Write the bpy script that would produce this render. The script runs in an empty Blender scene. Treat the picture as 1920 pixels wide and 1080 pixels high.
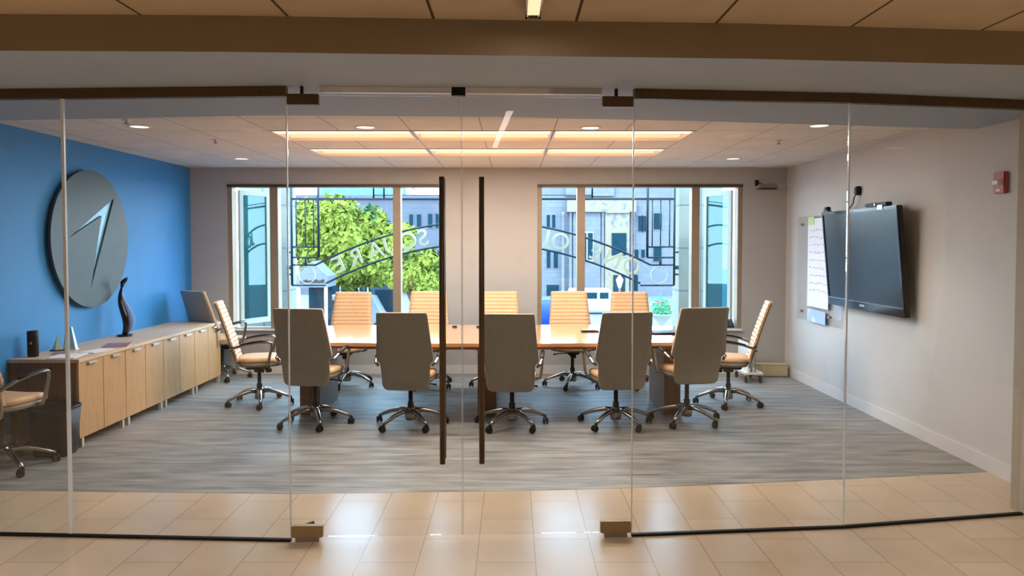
import bpy, bmesh, math, random
from mathutils import Vector, Matrix, noise
random.seed(7)
C = bpy.context.scene
COL = C.collection
PI = math.pi
R = math.radians

# ------------------------------------------------------------------ camera, world, sun, exposure
cam_d = bpy.data.cameras.new('camera')
cam = bpy.data.objects.new('camera', cam_d); COL.objects.link(cam)
cam.location = (0, 0, 1.65)
cam.rotation_euler = (R(88), 0, 0)
cam_d.sensor_width = 36; cam_d.lens = 36 * 1400 / 1920
cam_d.shift_y = -35 / 1920
cam_d.clip_start = 0.05; cam_d.clip_end = 500
C.camera = cam

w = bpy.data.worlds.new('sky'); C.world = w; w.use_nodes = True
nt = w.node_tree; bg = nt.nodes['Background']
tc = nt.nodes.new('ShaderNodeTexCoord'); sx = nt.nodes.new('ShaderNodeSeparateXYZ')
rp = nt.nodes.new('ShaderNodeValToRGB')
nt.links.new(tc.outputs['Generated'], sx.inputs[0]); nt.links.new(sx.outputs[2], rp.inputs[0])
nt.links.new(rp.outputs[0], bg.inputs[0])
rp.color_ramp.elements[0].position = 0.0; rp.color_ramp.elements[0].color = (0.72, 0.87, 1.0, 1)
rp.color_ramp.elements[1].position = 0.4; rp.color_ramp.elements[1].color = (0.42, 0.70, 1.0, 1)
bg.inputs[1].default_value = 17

sd = bpy.data.lights.new('sun', 'SUN'); sd.energy = 3.6; sd.angle = R(1.5); sd.color = (1, 0.95, 0.84)
so = bpy.data.objects.new('sun', sd); COL.objects.link(so)
so.rotation_euler = Vector((-0.35, -0.62, 0.78)).to_track_quat('Z', 'Y').to_euler()

C.view_settings.view_transform = 'Standard'; C.view_settings.look = 'None'
C.view_settings.gamma = 1; C.view_settings.use_curve_mapping = False
C.view_settings.exposure = 0.0
try:
    C.cycles.max_bounces = 10; C.cycles.transparent_max_bounces = 24
    C.cycles.diffuse_bounces = 5; C.cycles.caustics_reflective = False; C.cycles.caustics_refractive = False
    C.cycles.sample_clamp_indirect = 3.0
except Exception: pass

def area(name, loc, sx_, sy_, power, color, rot=(0, 0, 0), parent=None, spread=None):
    d = bpy.data.lights.new(name, 'AREA'); d.shape = 'RECTANGLE'; d.size = sx_; d.size_y = sy_
    d.energy = power; d.color = color
    if spread: d.spread = spread
    o = bpy.data.objects.new(name, d); COL.objects.link(o); o.location = loc; o.rotation_euler = rot
    if parent: o.parent = parent
    return o
WARM = (1.0, 0.82, 0.62)
NEUT = (1.0, 0.94, 0.86)

# ------------------------------------------------------------------ materials
def lin(c):
    return tuple(((x/255)/12.92 if x/255 <= 0.04045 else (((x/255)+0.055)/1.055)**2.4) for x in c) + (1,)
def mat(name, rgb, rough=0.6, metal=0.0, var=0.06, scale=8, stretch=(1, 1, 1), emit=0, bump=0, rgb2=None, coat=0, spec=None, detail=3):
    m = bpy.data.materials.new(name); m.use_nodes = True; n = m.node_tree; b = n.nodes['Principled BSDF']
    c = lin(rgb); c2 = lin(rgb2) if rgb2 else tuple(min(1, v*(1-var*2)) for v in c[:3]) + (1,)
    t = n.nodes.new('ShaderNodeTexCoord'); mp = n.nodes.new('ShaderNodeMapping'); mp.inputs['Scale'].default_value = stretch
    no = n.nodes.new('ShaderNodeTexNoise'); no.inputs['Scale'].default_value = scale; no.inputs['Detail'].default_value = detail
    cr = n.nodes.new('ShaderNodeValToRGB'); cr.color_ramp.elements[0].position = 0.35; cr.color_ramp.elements[1].position = 0.45
    cr.color_ramp.elements[0].color = c2; cr.color_ramp.elements[1].color = c
    n.links.new(t.outputs['Object'], mp.inputs[0]); n.links.new(mp.outputs[0], no.inputs[0]); n.links.new(no.outputs[0], cr.inputs[0])
    n.links.new(cr.outputs[0], b.inputs['Base Color'])
    b.inputs['Roughness'].default_value = rough; b.inputs['Metallic'].default_value = metal
    if coat: b.inputs['Coat Weight'].default_value = coat; b.inputs['Coat Roughness'].default_value = 0.08
    if spec is not None: b.inputs['Specular IOR Level'].default_value = spec
    if emit:
        b.inputs['Emission Color'].default_value = c; b.inputs['Emission Strength'].default_value = emit
    if bump:
        bp = n.nodes.new('ShaderNodeBump'); bp.inputs['Strength'].default_value = bump; bp.inputs['Distance'].default_value = 0.01
        n.links.new(no.outputs[0], bp.inputs['Height']); n.links.new(bp.outputs[0], b.inputs['Normal'])
    return m
def glass(name, tint, gloss, rough=0.0):
    m = bpy.data.materials.new(name); m.use_nodes = True; n = m.node_tree; n.nodes.clear()
    o = n.nodes.new('ShaderNodeOutputMaterial'); tr = n.nodes.new('ShaderNodeBsdfTransparent'); g = n.nodes.new('ShaderNodeBsdfGlossy')
    tr.inputs[0].default_value = tint; g.inputs['Roughness'].default_value = rough
    mx = n.nodes.new('ShaderNodeMixShader'); lw = n.nodes.new('ShaderNodeLayerWeight'); lw.inputs[0].default_value = 0.35
    ma = n.nodes.new('ShaderNodeMath'); ma.operation = 'MULTIPLY_ADD'; ma.inputs[1].default_value = 0.16; ma.inputs[2].default_value = gloss
    n.links.new(lw.outputs['Fresnel'], ma.inputs[0]); n.links.new(ma.outputs[0], mx.inputs[0])
    n.links.new(tr.outputs[0], mx.inputs[1]); n.links.new(g.outputs[0], mx.inputs[2]); n.links.new(mx.outputs[0], o.inputs[0])
    return m
def brick_mat(name, c1, c2, mortar, bw, rh, ms, rough, rotz=0, offset=0.5, loc=(0, 0, 0), rot=None, noisecol=None, spec=None):
    m = bpy.data.materials.new(name); m.use_nodes = True; n = m.node_tree; b = n.nodes['Principled BSDF']
    t = n.nodes.new('ShaderNodeTexCoord'); mp = n.nodes.new('ShaderNodeMapping')
    mp.inputs['Rotation'].default_value = rot if rot else (0, 0, rotz); mp.inputs['Location'].default_value = loc
    br = n.nodes.new('ShaderNodeTexBrick'); br.offset = offset; br.inputs['Scale'].default_value = 1
    br.inputs['Brick Width'].default_value = bw; br.inputs['Row Height'].default_value = rh; br.inputs['Mortar Size'].default_value = ms
    br.inputs['Color1'].default_value = lin(c1); br.inputs['Color2'].default_value = lin(c2); br.inputs['Mortar'].default_value = lin(mortar)
    br.inputs['Mortar Smooth'].default_value = 0.1
    n.links.new(t.outputs['Object'], mp.inputs[0]); n.links.new(mp.outputs[0], br.inputs[0])
    no = n.nodes.new('ShaderNodeTexNoise'); no.inputs['Scale'].default_value = 3; no.inputs['Detail'].default_value = 4
    n.links.new(t.outputs['Object'], no.inputs[0])
    mx = n.nodes.new('ShaderNodeMix'); mx.data_type = 'RGBA'; mx.blend_type = 'MULTIPLY'; mx.inputs[0].default_value = 0.25
    n.links.new(br.outputs[0], mx.inputs[6]); n.links.new(no.outputs[0], mx.inputs[7]); n.links.new(mx.outputs[2], b.inputs['Base Color'])
    b.inputs['Roughness'].default_value = rough
    if spec is not None: b.inputs['Specular IOR Level'].default_value = spec
    return m

M = {}
M['wall'] = mat('warm_grey_paint', (200, 198, 196), 0.75, var=0.02, scale=3)
M['wallback'] = mat('grey_paint', (176, 175, 174), 0.75, var=0.02, scale=3)
M['blue'] = mat('blue_paint', (48, 134, 200), 0.6, var=0.03, scale=3)
M['trimwhite'] = mat('white_trim_paint', (214, 212, 212), 0.45, var=0.02)
M['soffit'] = mat('soffit_paint', (156, 168, 184), 0.7, var=0.02, scale=2)
M['soffitface'] = mat('tan_bulkhead_paint', (128, 112, 92), 0.7, var=0.03, scale=2)
M['corrwall'] = mat('corridor_paint', (170, 156, 138), 0.7, var=0.03, scale=2)
M['corrceil'] = brick_mat('corridor_ceiling_panels', (196, 174, 146), (192, 170, 142), (70, 52, 34), 30, 0.645, 0.007, 0.8, rotz=PI/2, loc=(15, -0.292, 0))
M['corrfloor'] = brick_mat('beige_floor_tile', (216, 194, 166), (210, 187, 158), (176, 152, 126), 0.61, 0.305, 0.003, 0.27, rotz=PI/2, offset=0.5, loc=(0.15, -0.122, 0))
M['ceil'] = brick_mat('ceiling_tile', (236, 232, 226), (233, 229, 223), (176, 172, 166), 0.6, 0.6, 0.006, 0.85, offset=0.0, loc=(0.25, 0.29, 0))
M['bronze'] = mat('dark_bronze', (88, 68, 46), 0.42, 0.5, var=0.06, scale=20)
M['bronzelt'] = mat('brushed_bronze', (156, 132, 100), 0.4, 0.4, var=0.05, scale=20)
M['chrome'] = mat('polished_aluminium', (158, 153, 148), 0.24, 1.0, var=0.03, scale=20)
M['steel'] = mat('brushed_steel', (178, 174, 170), 0.35, 1.0, var=0.05, scale=40, stretch=(1, 1, 20))
M['track'] = mat('metal_painted_reflection', (226, 222, 222), 0.4, 0.2, var=0.2, scale=3)  # uneven white paints in the windows' reflection on a polished metal track
M['pull'] = mat('pale_satin_metal', (216, 210, 202), 0.35, 0.35, var=0.05)
M['black'] = mat('black_plastic', (11, 11, 12), 0.5, var=0.1, scale=30, spec=0.3)
M['gloss'] = mat('gloss_black', (14, 14, 16), 0.12, var=0.1, scale=20)
M['cream'] = mat('cream_leather', (210, 172, 132), 0.5, var=0.04, scale=25, bump=0.1)
M['taupe'] = mat('taupe_leather', (152, 145, 133), 0.55, var=0.05, scale=30, bump=0.15)
M['seatund'] = mat('dark_seat_underside', (70, 52, 44), 0.6, var=0.06)
M['oak'] = mat('light_oak_veneer', (194, 154, 108), 0.42, scale=6, stretch=(9, 9, 0.6), rgb2=(172, 134, 90), detail=5)
M['oaktop'] = mat('pale_oak_worktop', (214, 188, 156), 0.35, scale=6, stretch=(9, 0.6, 9), rgb2=(198, 170, 138), detail=5)
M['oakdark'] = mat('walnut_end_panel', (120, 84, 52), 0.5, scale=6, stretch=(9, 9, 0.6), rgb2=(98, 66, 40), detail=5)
M['table'] = mat('honey_wood_tabletop', (212, 160, 110), 0.14, scale=5, stretch=(0.5, 8, 8), rgb2=(196, 140, 92), detail=5, coat=1.0)
M['tedge'] = mat('dark_wood_edge', (112, 70, 46), 0.4, scale=5, stretch=(0.5, 8, 8), rgb2=(84, 50, 34))
M['ped'] = mat('brown_pedestal_laminate', (122, 82, 54), 0.45, scale=6, stretch=(8, 8, 0.6), rgb2=(98, 64, 42))
M['pedside'] = mat('grey_pedestal_laminate', (140, 142, 142), 0.4, var=0.04)
M['frame'] = mat('bronze_window_frame', (150, 134, 114), 0.45, 0.2, var=0.04)
M['sashw'] = mat('pale_sash_paint', (150, 150, 136), 0.5, var=0.03)
M['sill'] = mat('white_window_sill', (226, 228, 226), 0.35, var=0.02)
M['glass'] = glass('clear_partition_glass', (0.965, 0.97, 0.965, 1), 0.03)
M['doorglass'] = glass('clear_door_glass', (0.975, 0.98, 0.975, 1), 0.006)
M['wglass'] = glass('window_pane_glass', (0.94, 0.97, 0.97, 1), 0.02)
M['teal'] = glass('teal_tinted_glass', (0.18, 0.44, 0.48, 1), 0.03)
M['board'] = glass('frosted_board_glass', (0.985, 0.99, 0.99, 1), 0.02, 0.05)
M['gedge'] = mat('polished_glass_edge', (222, 230, 238), 0.25, var=0.03)
M['lens'] = mat('lit_diffuser', (255, 226, 184), 0.5, emit=3.0, var=0.0)
M['lens2'] = mat('lit_reflector', (255, 216, 178), 0.5, emit=0.8, var=0.0)
M['dlens'] = mat('lit_downlight_lens', (255, 232, 206), 0.5, emit=1.6, var=0.0)
M['logo'] = mat('slate_sign_panel', (64, 74, 76), 0.5, 0.2, var=0.08, scale=2)
M['iron'] = mat('dark_blue_ironwork', (16, 28, 40), 0.5, 0.3, var=0.08)
M['gold'] = mat('cream_gold_letters', (176, 168, 138), 0.4, 0.1, var=0.05)
M['stone'] = mat('pale_limestone', (124, 126, 118), 0.85, var=0.04, scale=1.5)
M['stoneb'] = brick_mat('pale_stone_blocks', (128, 130, 122), (122, 126, 119), (90, 98, 98), 2.0, 0.62, 0.012, 0.85, rot=(PI/2, 0, 0), offset=0)
M['facade'] = brick_mat('blue_grey_stone_facade', (80, 82, 92), (76, 78, 88), (66, 68, 76), 1.2, 0.5, 0.02, 0.9, rot=(PI/2, 0, 0))
M['facade2'] = brick_mat('cool_stone_facade', (98, 100, 108), (91, 94, 104), (80, 85, 95), 1.2, 0.5, 0.02, 0.9, rot=(PI/2, 0, 0))
M['cstone'] = mat('warm_carved_stone', (112, 102, 84), 0.85, scale=2, rgb2=(80, 84, 94), detail=6)
M['dwin'] = mat('dark_teal_windowpane', (12, 40, 50), 0.5, spec=0.04, var=0.12, scale=2)
M['cyan'] = brick_mat('cyan_curtain_wall', (36, 118, 140), (48, 130, 148), (84, 124, 136), 2.2, 3.0, 0.1, 0.3, rot=(PI/2, 0, 0))
M['asphalt'] = mat('pale_street_paving', (84, 90, 98), 0.9, var=0.08, scale=0.5)
M['bark'] = mat('tree_bark', (74, 62, 50), 0.9, var=0.15, scale=10)
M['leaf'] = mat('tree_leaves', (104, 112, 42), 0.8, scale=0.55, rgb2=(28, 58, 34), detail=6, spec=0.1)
M['red'] = mat('red_alarm_housing', (168, 24, 28), 0.4, var=0.04)
M['white'] = mat('white_plastic', (228, 226, 222), 0.4, var=0.02)
M['paper'] = mat('white_paper', (232, 232, 240), 0.7, var=0.02)
M['paperb'] = mat('pale_blue_paper', (170, 196, 238), 0.7, rgb2=(214, 226, 244), scale=9)
M['green'] = mat('pale_green_note', (186, 226, 150), 0.7, var=0.02)
M['mag'] = mat('magazine_cover', (150, 112, 124), 0.4, scale=12, rgb2=(92, 74, 96))
M['beige'] = mat('beige_enamel', (206, 192, 150), 0.5, var=0.04)
M['bluegl'] = mat('pale_blue_art_glass', (150, 178, 236), 0.4, var=0.1, scale=8)
M['award'] = mat('pale_blue_crystal', (160, 206, 232), 0.1, var=0.05, scale=6)
M['awardg'] = mat('pale_green_crystal', (196, 224, 206), 0.1, var=0.05, scale=6)
M['bblue'] = mat('bright_blue_tarpaulin', (3, 50, 140), 0.6, var=0.08)
M['van'] = mat('white_van_paint', (112, 118, 132), 0.3, var=0.02)
M['purple'] = mat('purple_lettering_panel', (120, 46, 130), 0.5, var=0.08)
M['shed'] = mat('blue_painted_siding', (38, 64, 88), 0.7, scale=3, stretch=(6, 6, 0.2), rgb2=(30, 54, 78))
M['flower'] = mat('red_flowers', (220, 60, 70), 0.7, var=0.1)
M['greenp'] = mat('green_foliage_planter', (56, 130, 90), 0.8, var=0.2)

# carpet: horizontal streaks
def carpet():
    m = bpy.data.materials.new('streaked_grey_carpet'); m.use_nodes = True; n = m.node_tree; b = n.nodes['Principled BSDF']
    t = n.nodes.new('ShaderNodeTexCoord'); L = n.links
    def ns(st, sc, det):
        mp = n.nodes.new('ShaderNodeMapping'); mp.inputs['Scale'].default_value = st
        no = n.nodes.new('ShaderNodeTexNoise'); no.inputs['Scale'].default_value = sc; no.inputs['Detail'].default_value = det
        L.new(t.outputs['Object'], mp.inputs[0]); L.new(mp.outputs[0], no.inputs[0]); return no
    a = ns((1, 34, 1), 1.8, 5); c = ns((1.6, 9, 1), 1.3, 2)
    ad = n.nodes.new('ShaderNodeMath'); ad.operation = 'MULTIPLY_ADD'; ad.inputs[1].default_value = 0.6
    L.new(c.outputs[0], ad.inputs[0]); 
    m2 = n.nodes.new('ShaderNodeMath'); m2.operation = 'MULTIPLY'; m2.inputs[1].default_value = 0.6
    L.new(a.outputs[0], m2.inputs[0]); L.new(m2.outputs[0], ad.inputs[2])
    cr = n.nodes.new('ShaderNodeValToRGB'); e = cr.color_ramp.elements
    e[0].position = 0.42; e[0].color = lin((84, 84, 84)); e[1].position = 0.78; e[1].color = lin((162, 162, 160))
    L.new(ad.outputs[0], cr.inputs[0]); L.new(cr.outputs[0], b.inputs['Base Color'])
    b.inputs['Roughness'].default_value = 0.5; b.inputs['Specular IOR Level'].default_value = 0.6
    return m
M['carpet'] = carpet()

# ------------------------------------------------------------------ mesh helpers
class MB:
    def __init__(s): s.bm = bmesh.new(); s.mi = 0
    def _f(s, vs, smooth=False):
        try:
            f = s.bm.faces.new(vs); f.material_index = s.mi; f.smooth = smooth; return f
        except ValueError: return None
    def box(s, x0, x1, y0, y1, z0, z1, mtx=None, bev=0):
        g = bmesh.ops.create_cube(s.bm, size=1)
        vs = g['verts']
        for v in vs:
            v.co = Vector(((x0+x1)/2 + v.co.x*(x1-x0), (y0+y1)/2 + v.co.y*(y1-y0), (z0+z1)/2 + v.co.z*(z1-z0)))
        fs = set(f for v in vs for f in v.link_faces)
        for f in fs: f.material_index = s.mi
        if bev:
            ed = set(e for v in vs for e in v.link_edges)
            r = bmesh.ops.bevel(s.bm, geom=list(ed), offset=bev, segments=2, affect='EDGES', clamp_overlap=True, material=-1)
            vs = list({v for f in r['faces'] for v in f.verts} | {v for v in vs if v.is_valid})
        if mtx:
            for v in vs: v.co = mtx @ v.co
        return s
    def loft(s, rings, cap=True, closed=True, smooth=True):
        V = [[s.bm.verts.new(p) for p in r] for r in rings]
        n = len(V[0])
        for a, b in zip(V, V[1:]):
            for i in range(n if closed else n-1):
                s._f((a[i], a[(i+1) % n], b[(i+1) % n], b[i]), smooth)
        if cap:
            s._f(list(reversed(V[0])), False); s._f(V[-1], False)
        return s
    def tube(s, pts, r, n=8, cap=True, flat=None):
        pts = [Vector(p) for p in pts]; rs = r if isinstance(r, (list, tuple)) else [r]*len(pts)
        rings = []; up = None
        for i, p in enumerate(pts):
            d = (pts[min(i+1, len(pts)-1)] - pts[max(i-1, 0)]).normalized()
            if up is None:
                up = Vector((0, 0, 1)) if abs(d.z) < 0.9 else Vector((1, 0, 0))
            a = d.cross(up).normalized(); b = a.cross(d).normalized(); up = b
            fl = flat if flat else 1
            rings.append([p + a*math.cos(2*PI*k/n)*rs[i]*fl + b*math.sin(2*PI*k/n)*rs[i] for k in range(n)])
        return s.loft(rings, cap)
    def lathe(s, prof, n=20, cx=0, cy=0):
        return s.loft([[(cx+r*math.cos(2*PI*k/n), cy+r*math.sin(2*PI*k/n), z) for k in range(n)] for r, z in prof])
    def prism(s, poly, z0, z1):
        return s.loft([[(x, y, z0) for x, y in poly], [(x, y, z1) for x, y in poly]], smooth=False)
    def build(s, name, m, parent=None, loc=None):
        bmesh.ops.recalc_face_normals(s.bm, faces=s.bm.faces)
        me = bpy.data.meshes.new(name); s.bm.to_mesh(me); s.bm.free()
        for mm in (m if isinstance(m, (list, tuple)) else [m]): me.materials.append(mm)
        o = bpy.data.objects.new(name, me); COL.objects.link(o)
        if parent: o.parent = parent
        if loc: o.location = loc
        return o
def B(name, m, parent, *a, **k):
    return MB().box(*a, **k).build(name, m, parent)
def tag(o, label, cat, group=None, kind=None):
    o['label'] = label; o['category'] = cat
    if group: o['group'] = group
    if kind: o['kind'] = kind
    return o
def thing(name, label, cat, loc=(0, 0, 0), rz=0, group=None):
    o = bpy.data.objects.new(name, None); COL.objects.link(o); o.location = loc; o.rotation_euler = (0, 0, rz)
    o.empty_display_size = 0.1
    return tag(o, label, cat, group)
def struct(o, label, cat): return tag(o, label, cat, kind='structure')
def copy_tree(o, parent=None):
    c = o.copy(); COL.objects.link(c)
    if parent: c.parent = parent
    for ch in list(o.children): copy_tree(ch, c)
    return c
def sup(cx, cy, z, a, b, n=32, e=2.6):
    r = []
    for k in range(n):
        t = 2*PI*k/n; c, s_ = math.cos(t), math.sin(t)
        r.append((cx + a*math.copysign(abs(c)**(2/e), c), cy + b*math.copysign(abs(s_)**(2/e), s_), z))
    return r

XL, XR, YB, ZC = -4.04, 3.45, 9.40, 2.597
def interp(poly, x):
    for (a, ya), (b, yb) in zip(poly, poly[1:]):
        if x <= b or (b, yb) == poly[-1]: return ya + (yb-ya)*(x-a)/(b-a)
GL = [(-4.04, 4.225), (-2.48, 4.148), (-1.224, 4.082), (0.673, 4.156), (1.92, 4.275), (3.1, 4.49), (3.5, 4.57)]
CP = [(-4.04, 4.95), (-2.6, 4.90), (-1.44, 4.864), (0.14, 4.928), (0.81, 4.982), (1.765, 5.095), (2.8, 5.236), (3.45, 5.34)]
SF = [(-6, 3.20), (-2.26, 3.33), (-1.3, 3.347), (0, 3.42), (1.08, 3.472), (2.44, 3.60), (6, 4.1)]
SI = [(-6, 5.3), (-3.5, 5.2), (-1.62, 5.0), (0, 5.07), (1.42, 5.25), (3.0, 5.52), (6, 6.0)]

# ------------------------------------------------------------------ floor, ceilings, walls
fl = MB(); fl.prism([(-7, -3.6), (7, -3.6), (7, 5.4)] + [(3.6, 5.36)] + list(reversed(CP)) + [(-7, 4.95)], -0.12, 0.0)
struct(fl.build('floor', M['corrfloor']), 'glossy beige stone tile floor in front of and just behind the glass', 'floor')
fc = MB(); fc.prism(CP + [(3.45, YB+0.02), (-4.04, YB+0.02)], -0.12, 0.001)
struct(fc.build('floor', M['carpet']), 'grey carpet with horizontal streaks in the meeting room', 'carpet')

fx = [(-2.05, -0.85), (-0.85, 0.35), (0.35, 1.55)]; fy = [(6.31, 6.91), (7.51, 8.11)]
xs = sorted({XL-0.1, XR+0.15, *[a for p in fx for a in p]}); ys = sorted({4.9, YB+0.05, *[a for p in fy for a in p]})
ce = MB()
for x0, x1 in zip(xs, xs[1:]):
    for y0, y1 in zip(ys, ys[1:]):
        if (x0, x1) in fx and (y0, y1) in fy: continue
        ce.box(x0, x1, y0, y1, ZC, ZC+0.02)
struct(ce.build('ceiling', M['ceil']), 'pale tiled ceiling of the meeting room', 'ceiling')
struct(B('ceiling', M['corrceil'], None, -7, 7, -3.6, 4.2, 2.66, 2.70), 'tan panelled corridor ceiling with dark seams', 'ceiling')
struct(B('ceiling', M['stone'], None, -7.3, 7.3, -3.9, YB+0.25, 3.0, 3.2), 'roof slab above the rooms', 'roof')
sf = MB(); sf.prism(SF + list(reversed(SI)), 2.50, 2.72)
for f in sf.bm.faces:
    f.normal_update()
sfo = sf.build('ceiling', [M['soffit'], M['soffitface']])
for p in sfo.data.polygons:
    if p.normal.y < -0.5: p.material_index = 1
struct(sfo, 'dropped grey soffit with brown front face above the glass wall', 'soffit')

struct(B('wall_left', M['blue'], None, XL-0.15, XL, 4.16, YB+0.2, 0, 3.0), 'blue painted wall on the left of the meeting room', 'wall')
struct(B('wall_right', M['wall'], None, XR, XR+0.15, 4.5, YB+0.2, 0, 3.0), 'pale wall carrying the television', 'wall')
struct(B('wall_right', M['corrwall'], None, 3.106, 6, 4.47, 4.60, 0, 2.6), 'corridor wall return where the glass ends on the right', 'wall')
# corridor shell
struct(B('wall_front', M['corrwall'], None, -7, 7, -3.75, -3.6, 0, 3.0), 'tan corridor wall opposite the glass', 'wall')
struct(B('wall_corridor_left', M['corrwall'], None, -7.15, -7, -3.75, 6, 0, 3.0), 'tan corridor end wall on the left', 'wall')
struct(B('wall_corridor_right', M['corrwall'], None, 7, 7.15, -3.75, 6, 0, 3.0), 'tan corridor end wall on the right', 'wall')
struct(B('wall_corridor_left', M['corrwall'], None, -7, XL-0.15, 4.2, 4.35, 0, 2.6), 'corridor wall left of the blue wall', 'wall')

# back wall with two openings
W1 = (-3.58, -0.85, 0.55, 2.39); W2 = (0.32, 2.90, 0.55, 2.39)
bw = MB(); y0, y1 = YB, YB+0.2
for a in [(XL, W1[0], 0, 3.0), (W1[1], W2[0], 0, 3.0), (W2[1], XR, 0, 3.0), (W1[0], W1[1], 0, 0.55), (W2[0], W2[1], 0, 0.55), (W1[0], W1[1], 2.39, 3.0), (W2[0], W2[1], 2.39, 3.0)]:
    bw.box(a[0], a[1], y0, y1, a[2], a[3])
struct(bw.build('wall_back', M['wallback']), 'grey back wall with two wide window openings', 'wall')

struct(B('baseboard_right', M['trimwhite'], None, XR-0.015, XR, 4.62, YB-0.015, 0, 0.11), 'white baseboard under the television wall', 'baseboard')
struct(B('baseboard_back', M['trimwhite'], None, XL, XR-0.015, YB-0.015, YB, 0, 0.11), 'white baseboard under the windows', 'baseboard')
struct(B('baseboard_left', M['trimwhite'], None, XL, XL+0.015, 4.3, YB-0.015, 0, 0.11), 'white baseboard under the blue wall', 'baseboard')

# windows
def bar(name, m, parent, x0, x1, z0, z1, y0=9.46, y1=9.54): return B(name, m, parent, x0, x1, y0, y1, z0, z1)
def window(n, W, mull, cas, side):
    x0, x1, z0, z1 = W
    o = bpy.data.objects.new('window_%d' % n, None); COL.objects.link(o)
    struct(o, 'wide window with ' + ('the tree behind it and its left sash open' if n == 1 else 'the stone building behind it and its right sash open'), 'window')
    f = MB(); e = 0.035
    f.box(x0, x0+e*1.6, 9.42, 9.56, z0, z1); f.box(x1-e*1.6, x1, 9.42, 9.56, z0, z1)
    f.box(x0+e*1.6, x1-e*1.6, 9.42, 9.56, z1-e, z1); f.box(x0+e*1.6, x1-e*1.6, 9.42, 9.56, z0, z0+0.03)
    f.build('window_frame', M['frame'], o)
    for mx, wd in mull: bar('mullion', M['frame'], o, mx-wd/2, mx+wd/2, z0+0.03, z1-e, 9.42, 9.56)
    edges = sorted([x0+e*1.6, x1-e*1.6] + [a for mx, wd in mull for a in (mx-wd/2, mx+wd/2)])
    for i in range(0, len(edges), 2):
        a, b = edges[i], edges[i+1]
        if abs((a+b)/2 - cas) < 0.3: continue
        bar('pane', M['wglass'], o, a, b, z0+0.03, z1-e, 9.505, 9.511)
    bar('blind_cassette', M['bronze'], o, x0+0.004, x1-0.004, z1-0.034, z1-0.002, 9.385, 9.42)
    bar('window_sill', M['sill'], o, x0+0.001, x1-0.001, z0, z0+0.018, 9.36, 9.42)
    # open sash, hinged at the outer jamb and swung outwards
    hx = x0+e*1.6+0.02 if side < 0 else x1-e*1.6-0.02
    s = bpy.data.objects.new('sash', None); COL.objects.link(s); s.parent = o
    s.location = (hx, 9.60, 0); wdt = 0.50; ang = R(62)
    s.rotation_euler = (0, 0, ang if side < 0 else PI-ang)
    sf = MB(); t = 0.02
    sf.box(0, 0.055, -t, t, z0+0.05, z1-0.06); sf.box(wdt-0.05, wdt, -t, t, z0+0.05, z1-0.06)
    sf.box(0.055, wdt-0.05, -t, t, z1-0.12, z1-0.06); sf.box(0.055, wdt-0.05, -t, t, z0+0.05, z0+0.12)
    sf.build('sash_frame', M['sashw'], s)
    B('pane', M['teal'], s, 0.055, wdt-0.05, -0.004, 0.004, z0+0.12, z1-0.12)
    # outer sill
    B('outer_sill', M['sill'], o, x0, x1, 9.60, 9.95, z0-0.06, z0-0.01)
    return o
window(1, W1, [(-3.0, 0.10), (-1.452, 0.095)], -3.27, -1)
window(2, W2, [(0.87, 0.10), (2.315, 0.10)], 2.6, 1)

# ------------------------------------------------------------------ glass wall
def along(p, q, a0=0.0, a1=0.0):
    p, q = Vector(p), Vector(q); d = (q-p); L = d.length; ang = math.atan2(d.y, d.x)
    return Matrix.Translation((p.x, p.y, 0)) @ Matrix.Rotation(ang, 4, 'Z'), L
GT = 2.445
n = 3
for i, lab in ((0, 'leftmost fixed glass pane in front of the blue wall'), (1, 'fixed glass pane left of the glass doors'), (3, 'fixed glass pane right of the glass doors'), (4, 'rightmost fixed glass pane in front of the television')):
    mt, L = along(GL[i], GL[i+1])
    o = MB().box(0.006, L-0.006, -0.006, 0.006, 0.014, GT, mt).build('window_%d' % n, M['glass']); n += 1
    struct(o, lab, 'glass pane')
    struct(MB().box(0, L, -0.022, 0.022, GT, 2.498, mt).build('trim_%d' % n, M['bronze']), 'dark bronze header channel over the ' + lab, 'header')
    struct(MB().box(0, L, -0.012, 0.012, 0.0, 0.014, mt).build('trim_%d' % (n+10), M['black']), 'thin dark base channel under the ' + lab, 'channel')
jn = 30
for (x, y), wd in ((GL[1], 0.008), (GL[4], 0.0035)):
    struct(B('trim_%d' % jn, M['gedge'], None, x-wd, x+wd, y-0.008, y+0.008, 0.02, GT), 'pale vertical joint between two fixed glass panes', 'joint'); jn += 1
for (x, y) in (GL[2], GL[3]):
    struct(B('trim_%d' % jn, M['gedge'], None, x-0.003, x+0.003, y-0.007, y+0.007, 0.02, GT), 'thin polished glass edge beside the glass doors', 'joint'); jn += 1
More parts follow.
